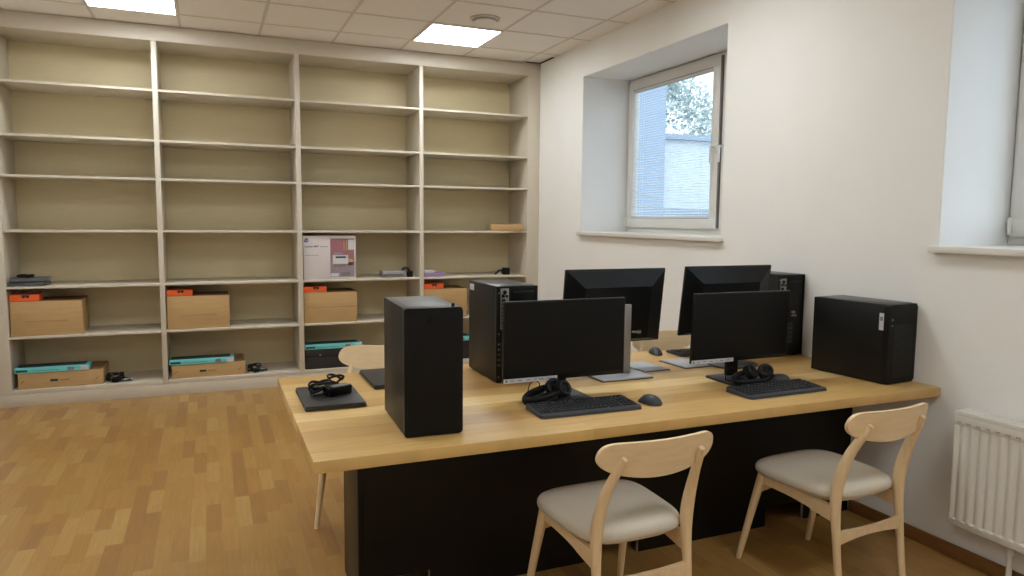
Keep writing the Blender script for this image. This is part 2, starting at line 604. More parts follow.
MB().lathe([(0.060, 0.002), (0.115, 0.002), (0.115, -0.006), (0.095, -0.012), (0.088, -0.006), (0.060, -0.003)], 40).build('flange', 'tbar', t)
MB().lathe([(0.02, 0.0), (0.02, -0.02), (0.088, -0.018), (0.092, -0.024), (0.088, -0.030), (0.0, -0.033)], 40).build('disc', 'tile', t)

# ------------------------------------------------------------------ blind on the first window
t = thing('window_blind', (0.466, N1a, NZ0), 'white venetian blind with thin slats hanging in the window above the desk', 'blind')
by0, by1 = -0.112, -1.182
m = MB()
z = 0.142
while z < 1.215:
    rings = []
    for s_ in (0, 1):
        y = by0 if s_ == 0 else by1
        top, bot = [], []
        for k in range(5):
            u = (k - 2) / 2
            xx = 0.0115 * u
            zz = z + 0.0018 * (1 - u * u) + 0.0028 * u
            top.append((xx, y, zz + 0.0004))
            bot.append((xx, y, zz - 0.0004))
        rings.append(top + bot[::-1])
    m.loft(rings)
    z += 0.0205
m.build('slats', 'blind', t, smooth=False)
MB().box(-0.0125, 0.0125, by1, by0, 1.213, 1.236, 0.002).build('headrail', 'pvc', t)
MB().box(-0.011, 0.011, by1, by0, 0.127, 0.137, 0.002).build('bottom_rail', 'pvc', t)
m = MB()
for y in (by0 - 0.12, (by0 + by1) / 2, by1 + 0.12):
    for x in (-0.0125, 0.0125):
        m.tube([(x, y, 0.13), (x, y, 1.22)], 0.0007, 5)
m.build('ladder_cord', 'blind', t)

# ------------------------------------------------------------------ outside
struct(MB().box(0.56, 45, -30, 45, 0.55, 0.75).build('ground', 'asphalt', smooth=False))
t = thing('building', (10.95, 14.0, 0.75), 'pale white rendered low building seen through the blind', 'building')
MB().box(0, 9, 0, 5, 0, 3.45).build('wall', 'render_w', t, smooth=False)
MB().box(-0.02, 9.2, -0.18, 5.1, 3.45, 3.62).build('eaves', 'render_g', t, smooth=False)
MB().box(0.0, 9.0, -0.06, 0.02, 0.95, 1.15).box(0.0, 9.0, -0.06, 0.02, 0.40, 0.55).build('string_course', 'render_g', t, smooth=False)
t = thing('house', (2.6, 13.6, 0.75), 'blue grey rendered house wall filling the left side of the window view', 'building')
MB().box(0, 8.25, 0, 8, 0, 6.5).build('wall', 'render_g', t, smooth=False)
MB().box(-0.3, 8.3, -0.15, 8.3, 6.5, 6.7).build('eaves', 'render_w', t, smooth=False)
for (tx, ty, hh) in ((18.2, 24.5, 8.5), (13.2, 29.0, 9.5), (25.0, 27.5, 8.0)):
    t = thing('tree', (tx, ty, 0.75), {8.5: 'leafy tree showing above the white building, centre of the window view', 9.5: 'leafy tree standing farthest left above the white building', 8.0: 'leafy tree standing farthest right above the white building'}[hh], 'tree', group='trees beyond the building')
    MB().tube([(0, 0, 0), (0.1, 0, hh * 0.4), (0, 0.1, hh * 0.8)], [0.2, 0.15, 0.06], 8).build('trunk', 'bark', t)
    m = MB()
    rng = random.Random(hh)
    for k in range(3600):
        a, e, rr = rng.uniform(0, 6.283), rng.uniform(-1.2, 1.5), rng.uniform(0.55, 1.0)
        c = Vector((rr * 2.6 * math.cos(a) * math.cos(e), rr * 3.0 * math.sin(a) * math.cos(e), hh * 0.58 + rr * hh * 0.42 * math.sin(e)))
        u = Vector((rng.uniform(-1, 1), rng.uniform(-1, 1), rng.uniform(-1, 1))).normalized() * 0.17
        v = u.orthogonal().normalized() * 0.10
        vs = [m.bm.verts.new(c + q) for q in (-u, v, u, -v)]
        m.bm.faces.new(vs)
    m.build('foliage', 'leaf', t, smooth=False)

# ------------------------------------------------------------------ radiator
t = thing('radiator', (-0.035, -4.474, 0), 'white ribbed panel radiator on the wall right of the desk', 'radiator')
L = 1.25
rings = []
m = MB()
pts = [(-0.068, 0.0)]
p = 0.0408
n = int(L / p)
# ribbed front sheet as one extruded profile
prof = [(-0.066, -0.004)]
for k in range(n):
    y0 = -0.012 - k * p
    prof += [(-0.066, y0), (-0.058, y0 - 0.006), (-0.058, y0 - 0.013), (-0.0655, y0 - 0.019), (-0.0665, y0 - 0.030)]
prof.append((-0.066, -L + 0.004))
front = [(x, y) for x, y in prof]
back = [(-0.050, y) for x, y in reversed(prof)]
m.prism(front + back, 0.225, 0.632)
m.box(-0.068, -0.050, -L, 0, 0.19, 0.2255, 0.003)
m.box(-0.068, -0.050, -L, 0, 0.6315, 0.678, 0.003)
m.mi = 1
for k in range(n):
    y0 = -0.0215 - k * p
    m.box(-0.0692, -0.067, y0 - 0.010, y0 + 0.010, 0.640, 0.647, 0.001)
m.mi = 0
for k in range(n):
    y0 = -0.0215 - k * p
    m.box(-0.0735, -0.066, y0 - 0.009, y0 + 0.009, 0.213, 0.222, 0.002)
m.build('front_panel', 'enamel', t, angle=55).data.materials.append(M_['slot'])
MB().box(-0.066, 0.018, -0.003, 0.0, 0.20, 0.676, 0.001).build('side_panel', 'enamel', t)
m = MB()
m.box(-0.066, 0.018, -L, 0, 0.684, 0.690, 0.002)
m.box(-0.069, -0.062, -L, 0, 0.672, 0.692, 0.002)
m.box(0.012, 0.019, -L, 0, 0.672, 0.692, 0.002)
for k in range(60):
    m.box(-0.062, 0.012, -0.015 - k * 0.0205, -0.012 - k * 0.0205, 0.690, 0.6925)
m.build('top_grille', 'enamel', t)
MB().box(0.0, 0.018, -L + 0.01, -0.01, 0.20, 0.67, 0.003).build('rear_panel', 'enamel', t)
m = MB()
m.tube([(-0.03, -0.245, 0.0), (-0.03, -0.245, 0.175)], 0.011, 14)
m.lathe([(0.016, 0), (0.016, 0.03), (0.012, 0.036)], 16, Matrix.Translation((-0.03, -0.245, 0.150)))
m.build('pipe', 'enamel', t)
for y in (-0.2, -1.1):
    MB().box(0.018, 0.0345, y, y + 0.04, 0.25, 0.6, 0.002).build('bracket', 'enamel', t)

# ------------------------------------------------------------------ desk
DZ = 0.748
DX0, DX1, DY0, DY1 = -2.755, -0.004, -4.331, -3.099
dk = thing('desk', (0, 0, 0), 'large oak topped desk on a black panelled base against the window wall', 'desk')
MB().box(DX0, DX1, DY0, DY1, DZ - 0.040, DZ, 0.002).build('tabletop', 'desk', dk)
PX0, PX1, PF, PB = -2.538, -0.0165, -3.87, -3.56
def panel_with_notches(y0, y1):
    zb = DZ - 0.0405
    nts = [(-2.50, -2.256), (-1.53, -1.285), (-0.56, -0.315)]
    nz = 0.097
    m = MB()
    xs = [PX0 + 0.018]
    for a, b in nts:
        xs += [a, b]
    xs.append(PX1)
    m.box(PX0 + 0.018, PX1, y0, y1, nz, zb)
    for i in range(0, len(xs) - 1, 2):
        m.box(xs[i], xs[i + 1], y0, y1, 0.0, nz)
    return m, nts
m, nts = panel_with_notches(PF, PF + 0.018)
m.build('front_panel', 'black_lam', dk, smooth=False)
MB().box(PX0 + 0.018, PX1, PB - 0.018, PB, 0, DZ - 0.0405).build('back_panel', 'black_lam', dk, smooth=False)
MB().box(PX0, PX0 + 0.0175, PF, PB, 0, DZ - 0.0405, 0.001).build('side_panel', 'black_lam', dk)
for a, b in nts:
    MB().box(b - 0.0025, b - 0.0002, PF + 0.0005, PF + 0.0175, 0, 0.0965).build('notch_edging', 'silver', dk, smooth=False)

# ------------------------------------------------------------------ chairs
def make_chair(loc, rz, label):
    t = thing('dining_chair', loc, label, 'chair', rz, 'pale wooden chairs at the desk')
    for s in (-1, 1):
        pts = spline([(s * 0.216, 0.252, 0), (s * 0.200, 0.207, 0.21), (s * 0.183, 0.162, 0.412)], 6)
        MB().tube(pts, [0.0125 + 0.0075 * i / (len(pts) - 1) for i in range(len(pts))], 14).build('leg', 'birch', t)
    for s in (-1, 1):
        c = [(s * 0.184, -0.252, 0), (s * 0.184, -0.226, 0.22), (s * 0.183, -0.208, 0.40), (s * 0.180, -0.214, 0.50), (s * 0.172, -0.252, 0.62), (s * 0.150, -0.316, 0.742)]
        pts = spline(c, 7)
        n = len(pts) - 1
        rad = []
        for i in range(n + 1):
            u = i / n
            rad.append(0.0150 + 0.0105 * math.exp(-((u - 0.56) / 0.26) ** 2) - 0.002 * (u > 0.97) - 0.003 * (u > 0.99))
        MB().tube(pts, rad, 14, flat=0.80).build('leg', 'birch', t)
    # seat: upholstered rounded pad, wider at the front
    rings = []
    N = 48
    def ring(sc, z, crown=0.0):
        r = []
        for k in range(N):
            a = 2 * math.pi * k / N
            ca, sa = math.cos(a), math.sin(a)
            e = 2 / 3.9
            x = math.copysign(abs(ca) ** e, ca)
            y = math.copysign(abs(sa) ** e, sa)
            hw = 0.222 + 0.014 * y
            r.append((sc * hw * x, 0.006 + sc * 0.226 * y, z + crown * (1 - 0.55 * x * x)))
        return r
    for sc, z in ((0.90, 0.414), (0.96, 0.416), (0.99, 0.422), (1.0, 0.432), (0.994, 0.442), (0.972, 0.451), (0.92, 0.459), (0.80, 0.466), (0.6, 0.471), (0.35, 0.474), (0.05, 0.475)):
        rings.append(ring(sc, z))
    MB().loft(rings).build('seat', 'fabric', t, angle=70)
    MB().prism([(x, y) for x, y, z in ring(0.88, 0)], 0.402, 0.4145).build('seat_board', 'birch', t)
    for s in (-1, 1):                                    # side rails, deeper at the back
        m = MB()
        rr = []
        for k in range(9):
            u = k / 8
            y = 0.164 - u * 0.374
            x = s * (0.183 + 0.000 * u)
            zt = 0.404 - 0.004 * u
            zb = 0.368 - 0.018 * u - 0.016 * max(0, u - 0.6) * 2 + 0.006 * math.sin(math.pi * min(1, u * 1.3))
            rr.append([(x - 0.010, y, zb), (x + 0.010, y, zb), (x + 0.010, y, zt), (x - 0.010, y, zt)])
        m.loft(rr)
        m.build('side_rail', 'birch', t)
    for yy, zc, hw, hh in ((0.178, 0.352, 0.186, 0.036), (-0.222, 0.283, 0.182, 0.042)):
        m = MB()
        rr = []
        for k in range(13):
            u = -1 + 2 * k / 12
            x = hw * u
            zt = zc + hh / 2 - 0.010 * (1 - u * u)
            zb = zc - hh / 2 + 0.006 * (1 - u * u) - 0.010 * u * u
            rr.append([(x, yy - 0.010, zb), (x, yy + 0.010, zb), (x, yy + 0.010, zt), (x, yy - 0.010, zt)])
        m.loft(rr)
        m.build('stretcher', 'birch', t)
    # backrest: curved veneer rail with rounded ends and a belly
    m = MB()
    rr = []
    for k in range(33):
        u = -1 + 2 * k / 32
        u = math.sin(u * math.pi / 2)
        x = 0.226 * u
        au = min(abs(u), 0.9999)
        top = 0.738 + 0.053 * (1 - au ** 11) ** 0.5
        bot = 0.738 - 0.032 * (1 - au ** 9) ** 0.5 - 0.044 * (1 - au * au) ** 0.9
        yb = -0.330 + 0.042 * u * u
        th = 0.0075
        lean = lambda z: -(z - 0.735) * 0.22
        rr.append([(x, yb - th + lean(bot), bot), (x, yb + th + lean(bot), bot), (x, yb + th + lean((top + bot) / 2), (top + bot) / 2), (x, yb + th + lean(top), top), (x, yb - th + lean(top), top), (x, yb - th + lean((top + bot) / 2), (top + bot) / 2)])
    m.loft(rr)
    for v in m.bm.verts:
        v.co.y += 0.018
    m.build('backrest', 'birch2', t, angle=50)
    return t
ch = make_chair((-1.706, -4.318, 0), 1.5, 'pale wooden chair with beige seat at the middle of the desk front')
dup(ch, (-0.670, -4.322, 0), 3.5, 'pale wooden chair with beige seat nearest the radiator and right wall')
dup(ch, (-0.42, -3.045, 0), 180, 'pale wooden chair behind the desk, backrest showing between the two rear monitors')
dup(ch, (-2.295, -2.947, 0), 157, 'pale wooden chair on the far side of desk, half hidden by the left black computer')

# ------------------------------------------------------------------ computers
def tower_front(name, loc, W, D, Hh, label, rounded=0.012, knob=False, sticker=False):
    """front panel faces -y; origin at the front left foot corner, x to the right, y into depth"""
    t = thing(name, loc, label, 'computer')
    f = 0.003
    MB().box(0.002, W - 0.002, 0.030, D, f, Hh - 0.0005, 0.004).build('case', 'blackmetal', t)
    out = rrect(W, Hh - f, rounded, 6, W / 2, (Hh + f) / 2)
    m = MB()
    m.prism(out, -0.031, 0.0, 0.005, FRONT @ Matrix.Translation((0, 0, -0.0)), 3)
    o = m.build('front_panel', 'black', t)
    return t
# tower nearest the camera, glossy front towards us
t = tower_front('computer_tower', (-2.440, -4.204, DZ), 0.203, 0.385, 0.440, 'black desktop computer standing upright at the left of desk, plain front facing us', 0.009)
t.rotation_euler.z = R(-2.5)
m = MB()
m.box(0.020, 0.158, 0.045, 0.365, 0.4395, 0.4412, 0.0008)
m.build('top_grille', 'top_sheen', t)  # grey paints the grazing reflection on the black top
MB().box(0.004, 0.199, 0.004, 0.380, 0.4375, 0.4398, 0.001).build('top_cover', 'midgrey', t)  # the cover's grey also holds the reflected ceiling light
m = MB().lathe([(0.006, 0), (0.006, 0.008), (0.0045, 0.011), (0.0, 0.012)], 16, Matrix.Translation((0.176, 0.030, 0.4397)))
m.build('button', 'black', t)
MB().lathe([(0.0, 0), (0.013, 0), (0.013, 0.001), (0.0, 0.001)], 24, Matrix.Translation((0.088, -0.0002, 0.395)) @ FRONT).build('badge', 'screen', t)
for x in (0.02, 0.163):
    for y in (0.03, 0.35):
        MB().box(x - 0.012, x + 0.012, y - 0.02, y + 0.02, 0, 0.010, 0.001).build('foot', 'black', t)

# low wide tower by the right wall
t = tower_front('computer_tower', (-0.208, -4.214, DZ), 0.203, 0.41, 0.368, 'low black desktop computer against the right wall at desk corner, side towards us', 0.012)
t.rotation_euler.z = R(5.5)
MB().box(-0.0012, 0.0022, 0.028, 0.050, 0.250, 0.328, 0.0004).build('label_strip', 'label', t)
MB().box(-0.0016, 0.0, 0.032, 0.046, 0.293, 0.312).build('print', 'greyink', t, smooth=False)
MB().box(0.004, 0.194, 0.02, 0.39, 0.361, 0.3700, 0.004).build('top_cover', 'greytop', t)
m = MB()
for k in range(26):
    m.box(0.035, 0.178, -0.0022, 0.0005, 0.03 + k * 0.0095, 0.0355 + k * 0.0095)
m.build('vent_slats', 'grille', t, smooth=False)
m = MB()
m.lathe([(0.006, 0), (0.006, 0.002), (0.0, 0.0025)], 16, Matrix.Translation((0.020, -0.0002, 0.300)) @ FRONT)
m.box(0.014, 0.026, -0.002, 0.0005, 0.270, 0.276)
m.build('ports', 'midgrey', t)
for x in (0.025, 0.173):
    for y in (0.04, 0.36):
        MB().box(x - 0.012, x + 0.012, y - 0.02, y + 0.02, 0, 0.010, 0.001).build('foot', 'black', t)

def tower_back(loc, W, D, Hh, label):
    """rear panel faces -y"""
    t = thing('computer_tower', loc, label, 'computer')
    MB().box(0, W, 0.004, D, 0.008, Hh, 0.003).build('case', 'blackmetal', t)
    r = MB()
    r.box(0.004, W - 0.004, 0.0, 0.006, 0.012, Hh - 0.004)
    r.build('rear_panel', 'blackmetal', t, smooth=False)
    fl = MB()
    fl.box(0.0, 0.006, -0.008, 0.006, 0.010, Hh - 0.001, 0.001)
    fl.box(W - 0.006, W, -0.008, 0.006, 0.010, Hh - 0.001, 0.001)
    fl.box(0.0, W, -0.008, 0.006, Hh - 0.006, Hh, 0.001)
    fl.build('side_flange', 'blackmetal', t)
    m = MB()
    m.box(0.022, 0.062, -0.003, 0.001, 0.245, 0.430, 0.0008)
    m.build('port_plate', 'steel', t)
    m = MB()
    rng = random.Random(3)
    z = 0.252
    while z < 0.40:
        h = rng.choice((0.008, 0.012, 0.015))
        m.box(0.027, 0.027 + rng.choice((0.014, 0.018)), -0.006, -0.002, z, z + h, 0.0008)
        if rng.random() < 0.7:
            m.box(0.047, 0.058, -0.006, -0.002, z, z + h * 0.8, 0.0008)
        z += h + 0.006
    m.lathe([(0.009, 0), (0.009, 0.004), (0.0, 0.005)], 16, Matrix.Translation((0.042, -0.002, 0.413)) @ FRONT)
    m.build('ports', 'black', t)
    m = MB()
    for k in range(5):
        m.box(0.022, 0.120, -0.003, 0.001, 0.075 + k * 0.024, 0.091 + k * 0.024, 0.001)
    m.build('slot_cover', 'greytop', t)
    m = MB()
    for k in range(5):
        m.lathe([(0.004, 0), (0.004, 0.003), (0.0, 0.004)], 10, Matrix.Translation((0.014, -0.002, 0.083 + k * 0.024)) @ FRONT)
    for z in (0.03, 0.225, Hh - 0.03):
        m.lathe([(0.0035, 0), (0.0035, 0.003), (0.0, 0.004)], 10, Matrix.Translation((0.012, -0.007, z)) @ FRONT)
    m.build('screws', 'steel', t)
    ps = MB()
    ps.box(0.072, W - 0.012, -0.004, 0.001, 0.355, Hh - 0.010, 0.001)
    pso = ps.build('power_supply', 'black', t)
    MB().box(0.082, W - 0.020, -0.0065, -0.0038, 0.408, 0.418, 0.001).build('socket', 'grille', pso)
    m = MB()
    for k in range(9):
        for j in range(8):
            m.lathe([(0.0032, 0), (0.0032, 0.0012), (0, 0.0013)], 6, Matrix.Translation((0.085 + j * 0.0095, -0.0001, 0.225 + k * 0.011)) @ FRONT)
    m.build('fan_grille', 'grille', t)
    MB().box(0.006, W - 0.006, 0.02, D - 0.01, Hh - 0.001, Hh + 0.0012, 0.0005).build('top_cover', 'greytop', t)
    for x in (0.025, W - 0.025):
        for y in (0.04, D - 0.04):
            MB().box(x - 0.012, x + 0.012, y - 0.02, y + 0.02, 0, 0.010, 0.001).build('foot', 'black', t)
    return t
t = tower_back((-1.856, -3.55, DZ), 0.202, 0.36, 0.440, 'upright black desktop computer left of the silver stand monitor, rear ports facing us')
MB().box(-0.001, 0.001, 0.285, 0.345, 0.396, 0.426, 0.0003).build('label_strip', 'label', t)
t2 = tower_back((-0.200, -3.50, DZ), 0.188, 0.36, 0.452, 'upright black desktop computer against the right wall, half behind monitors, rear ports facing us')
m = MB()
m.box(0.102, 0.125, -0.012, 0.0, 0.240, 0.252, 0.001)
m.box(0.104, 0.135, -0.012, 0.0, 0.222, 0.232, 0.001)
m.build('plug', 'steel', t2)

# ------------------------------------------------------------------ monitors
def monitor(loc, rz, label, W, Hh, zb, tilt, stand, strip=False, ridge=False):
    """screen faces local -y; origin on the desk below the panel centre"""
    t = thing('monitor', loc, label, 'monitor', rz)
    piv = Matrix.Translation((0, 0.0, zb + Hh * 0.5)) @ Matrix.Rotation(R(tilt), 4, 'X')
    m = MB()
    m.box(-W / 2, W / 2, 0.0, 0.016, -Hh / 2, Hh / 2, 0.003)
    bm_ = m.bm
    bmesh.ops.transform(bm_, matrix=piv, verts=bm_.verts)
    m.build('housing', 'monback', t)
    m = MB().box(-W / 2 + 0.006, W / 2 - 0.006, -0.0012, 0.0006, -Hh / 2 + 0.018, Hh / 2 - 0.006)
    bmesh.ops.transform(m.bm, matrix=piv, verts=m.bm.verts)
    m.build('screen', 'screen', t, smooth=False)
    # rear shell: bevelled frustum
    m = MB()
    a, b = W / 2 - 0.004, Hh / 2 - 0.004
    ins = 0.085 if ridge else 0.06
    dpt = 0.034
    r0 = [(-a, 0.015, -b), (a, 0.015, -b), (a, 0.015, b), (-a, 0.015, b)]
    r1 = [(-a + 0.004, 0.020, -b + 0.004), (a - 0.004, 0.020, -b + 0.004), (a - 0.004, 0.020, b - 0.004), (-a + 0.004, 0.020, b - 0.004)]
    r2 = [(-a + ins, 0.016 + dpt, -b + 0.02), (a - ins, 0.016 + dpt, -b + 0.02), (a - ins, 0.016 + dpt, b - ins * 0.9), (-a + ins, 0.016 + dpt, b - ins * 0.9)]
    r3 = [(x * 0.985, y + 0.002, z * 0.985) for x, y, z in r2]
    m.loft([r0, r1, r2, r3])
    bmesh.ops.transform(m.bm, matrix=piv, verts=m.bm.verts)
    m.build('rear_shell', 'monback', t, smooth=False)
    if strip:
        m = MB().box(-W / 2 + 0.002, -0.040, -0.0022, 0.0002, -Hh / 2 - 0.001, -Hh / 2 + 0.0165)
        bmesh.ops.transform(m.bm, matrix=piv, verts=m.bm.verts)
        so = m.build('label_strip', 'label', t, smooth=False)
        m = MB()
        rng = random.Random(5)
        m.box(-W / 2 + 0.008, -W / 2 + 0.018, -0.0028, -0.002, -Hh / 2 + 0.003, -Hh / 2 + 0.013)
        x = -W / 2 + 0.03
        while x < -0.065:
            l = rng.uniform(0.008, 0.022)
            m.box(x, x + l, -0.0028, -0.002, -Hh / 2 + 0.006, -Hh / 2 + 0.0095)
            x += l + rng.uniform(0.004, 0.02)
        bmesh.ops.transform(m.bm, matrix=piv, verts=m.bm.verts)
        m.build('print', 'greyink', so, smooth=False)
    if stand == 'black':
        m = MB()
        m.box(-0.031, 0.031, 0.052, 0.080, 0.010, zb + Hh * 0.55, 0.006)
        m.build('column', 'black', t)
        MB().box(-0.05, 0.05, 0.040, 0.062, zb + Hh * 0.35, zb + Hh * 0.65, 0.004).build('hinge', 'black', t)
        MB().prism(rrect(0.205, 0.195, 0.012, 4, 0.0, 0.0), 0.0, 0.012, 0.003, Matrix.Translation((-0.018, 0.008, 0))).build('base', 'keyb', t)
    elif stand == 'silver':
        m = MB()
        m.box(-0.0405, 0.0105, 0.086, 0.110, 0.009, 0.340, 0.003)
        m.build('column', 'silver', t)
        MB().box(-0.038, 0.008, 0.040, 0.087, zb + Hh * 0.25, 0.332, 0.004).build('hinge', 'black', t)
        MB().box(-0.035, 0.018, 0.072, 0.087, 0.05, 0.085, 0.003).build('cable_clip', 'black', t)
        MB().prism(rrect(0.275, 0.185, 0.012, 4), 0.003, 0.010, 0.002, Matrix.Translation((0.030, 0.118, 0))).build('base', 'basegrey', t)
        MB().prism(rrect(0.277, 0.187, 0.012, 4), 0.0, 0.0035, 0.0, Matrix.Translation((0.030, 0.118, 0))).build('base_rim', 'black', t)
    else:
        m = MB()
        m.box(-0.03, 0.03, 0.062, 0.088, 0.009, zb + Hh * 0.55, 0.006)
        m.build('column', 'black', t)
        MB().box(-0.045, 0.045, 0.045, 0.066, zb + Hh * 0.35, zb + Hh * 0.62, 0.005).build('hinge', 'black', t)
        MB().prism(rrect(0.25, 0.20, 0.08, 8), 0.0, 0.010, 0.003, Matrix.Translation((0, 0.085, 0))).build('base', 'midgrey', t)
    return t
monitor((-1.673, -3.885, DZ), 0, 'black monitor left of centre at desk front, dark screen facing us above the keyboard', 0.563, 0.331, 0.080, 0, 'black', True)
monitor((-0.758, -3.885, DZ), 0, 'black monitor nearest the low computer at desk front, dark screen facing us', 0.553, 0.322, 0.092, 2.5, 'black', True)
m3 = monitor((-1.222, -3.495, DZ), 180, 'black monitor seen from behind, standing on a silver column and base', 0.552, 0.368, 0.140, -7, 'silver', False, True)
m4 = monitor((-0.553, -3.50, DZ), 180, 'black monitor seen from behind next to the right wall computer, rear bevels visible', 0.546, 0.360, 0.153, -7.5, 'round', False, True)
m = MB()
m.tube([(-0.085, 0.045, 0.197), (-0.100, 0.055, 0.197), (-0.108, 0.057, 0.197)], [0.006, 0.006, 0.004], 10)
m.tube([(-0.108, 0.057, 0.197), (-0.125, 0.060, 0.198)], 0.008, 10)
m.build('plug', 'steel', m3)

# ------------------------------------------------------------------ things on the desk
def keyboard(loc, rz, label):
    t = thing('keyboard', loc, label, 'keyboard', rz, 'black keyboards on the desk')
    Wd, Dp = 0.438, 0.165
    m = MB()
    b = bmesh.new()
    out = rrect(Wd, Dp, 0.016, 5)
    lo = [b.verts.new((x, y, 0.002)) for x, y in out]
    hi = [b.verts.new((x * 0.99, y * 0.97, 0.012 + 0.010 * (y / Dp + 0.5))) for x, y in out]
    b.faces.new(list(reversed(lo)))
    b.faces.new(hi)
    for i in range(len(out)):
        j = (i + 1) % len(out)
        b.faces.new((lo[i], lo[j], hi[j], hi[i]))
    m.merge(b)
    m.build('body', 'keyb', t)
    m = MB()
    rows = 6
    slope = 0.010 / Dp
    for r in range(rows):
        y = 0.062 - r * 0.0205 - (0.004 if r else 0)
        x = -0.208
        k = 0
        while x < 0.200:
            if -0.001 < x - 0.078 < 0.010 or -0.001 < x - 0.140 < 0.008:
                x += 0.007
            wk = 0.0165
            if r == 5 and -0.13 < x < -0.03:
                wk = 0.100
            if r == 0 and k in (1, 5, 9):
                x += 0.008
            z = 0.012 + 0.010 * (y / Dp + 0.5)
            hk = 0.0155 if r else 0.012
            c = bmesh.new()
            q0 = [c.verts.new(p) for p in ((x, y - hk / 2, z - 0.001), (x + wk, y - hk / 2, z - 0.001), (x + wk, y + hk / 2, z - 0.001 + slope * hk), (x, y + hk / 2, z - 0.001 + slope * hk))]
            q1 = [c.verts.new(p) for p in ((x + 0.002, y - hk / 2 + 0.002, z + 0.005), (x + wk - 0.002, y - hk / 2 + 0.002, z + 0.005), (x + wk - 0.002, y + hk / 2 - 0.002, z + 0.0055), (x + 0.002, y + hk / 2 - 0.002, z + 0.0055))]
            c.faces.new(q1)
            for i in range(4):
                j = (i + 1) % 4
                c.faces.new((q0[i], q0[j], q1[j], q1[i]))
            m.merge(c)
            x += wk + 0.0022
            k += 1
    m.build('keycaps', 'keys', t, smooth=False)
    for x in (-0.19, 0.19):
        for y in (-0.06, 0.06):
            MB().box(x - 0.012, x + 0.012, y - 0.006, y + 0.006, 0, 0.003).build('foot', 'black', t, smooth=False)
    return t
kb = keyboard((-1.692, -4.083, DZ), -1, 'black keyboard in front of the left of centre monitor and headset')
dup(kb, (-0.758, -4.120, DZ), 1.5, 'black keyboard in front of the monitor nearest the low computer')
dup(kb, (-0.458, -3.25, DZ), 178, 'black keyboard at the back of desk, left end showing behind monitors')

def mouse(loc, rz, label):
    t = thing('computer_mouse', loc, label, 'mouse', rz, 'black computer mice on the desk')
    rings = []
    N = 24
    for k in range(13):
        u = -1 + 2 * k / 12
        u *= 0.995
        y = 0.056 * u
        hw = 0.032 * (1 - abs(u) ** 3.0) ** 0.42 * (1 - 0.08 * u)
        hz = 0.036 * (1 - abs(u + 0.12) ** 2.6 * 0.75) * (1 - abs(u) ** 6) ** 0.5
        r = []
        for i in range(N):
            a = 2 * math.pi * i / N
            z = math.sin(a)
            r.append((hw * math.cos(a), y, 0.002 + (hz * max(0, z) if z > 0 else 0.002 * z)))
        rings.append(r)
    MB().loft(rings).build('body', 'keyb', t, angle=60)
    m = MB()
    m.lathe([(0.0, -0.003), (0.009, -0.003), (0.010, 0.0), (0.009, 0.003), (0.0, 0.003)], 16, Matrix.Translation((0, 0.028, 0.0215)) @ Matrix.Rotation(R(90), 4, 'Y') @ Matrix.Diagonal((0.9, 0.9, 1, 1)))
    m.build('wheel', 'midgrey', t)
    pts = spline([(0, 0.052, 0.008), (0.004, 0.085, 0.003), (0.02, 0.13, 0.0025), (0.015, 0.17, 0.0025)], 6)
    return t
ms = mouse((-1.398, -4.098, DZ), 14, 'black computer mouse right of the left of centre keyboard')
dup(ms, (-0.612, -3.975, DZ), 55, 'black computer mouse behind the right keyboard beside the headset')
dup(ms, (-0.755, -3.19, DZ), 165, 'black computer mouse at the back of desk between the two rear monitors')

def headset(loc, rz, label, cups, band):
    t = thing('headset', loc, label, 'headset', rz, 'black headsets on the desk')
    for x, y, yawd, tilt in cups:
        mt = Matrix.Translation((x, y, 0.0405)) @ Matrix.Rotation(R(yawd), 4, 'Z') @ Matrix.Rotation(R(tilt), 4, 'X')
        e = MB().lathe([(0.0, 0.012), (0.028, 0.011), (0.035, 0.006), (0.037, -0.002), (0.034, -0.010), (0.0, -0.010)], 28, mt).build('earcup', 'black', t)
        pr = []
        for q in range(13):
            a = 2 * math.pi * q / 12
            pr.append((0.0255 + 0.0095 * math.cos(a), 0.018 + 0.008 * math.sin(a)))
        MB().lathe(pr, 28, mt).build('ear_cushion', 'cable', e)
    c = spline(band, 6)
    n = len(c) - 1
    MB().tube(c, [0.010 + 0.0085 * math.sin(math.pi * k / n) for k in range(n + 1)], 12, flat=0.8, ref=(0, 0, 1)).build('headband', 'black', t)
    x, y = cups[1][0], cups[1][1]
    MB().tube(spline([(x, y - 0.02, 0.022), (x - 0.03, y - 0.045, 0.010), (x - 0.075, y - 0.048, 0.006), (x - 0.105, y - 0.036, 0.007)], 6), 0.0035, 8).build('microphone_boom', 'black', t)
    x, y = cups[0][0], cups[0][1]
    MB().tube(spline([(x, y + 0.02, 0.020), (x - 0.03, y + 0.045, 0.005), (x - 0.085, y + 0.055, 0.004), (x - 0.085, y + 0.05, 0.046), (x - 0.062, y + 0.048, 0.062), (x - 0.040, y + 0.048, 0.046), (x - 0.05, y + 0.06, 0.006), (x, y + 0.08, 0.004)], 8), 0.0022, 8).build('cable', 'cable', t)
    return t
headset((-1.764, -3.940, DZ + 0.0142), 0, 'black over ear headset with cable loop lying behind the left of centre keyboard',
        ((0.020, 0.024, -15, 60), (0.037, -0.018, 20, 58)),
        [(0.030, 0.052, 0.040), (-0.01, 0.064, 0.030), (-0.075, 0.050, 0.012), (-0.115, 0.0, 0.003), (-0.090, -0.034, 0.008), (-0.03, -0.042, 0.024), (0.036, -0.040, 0.042)])
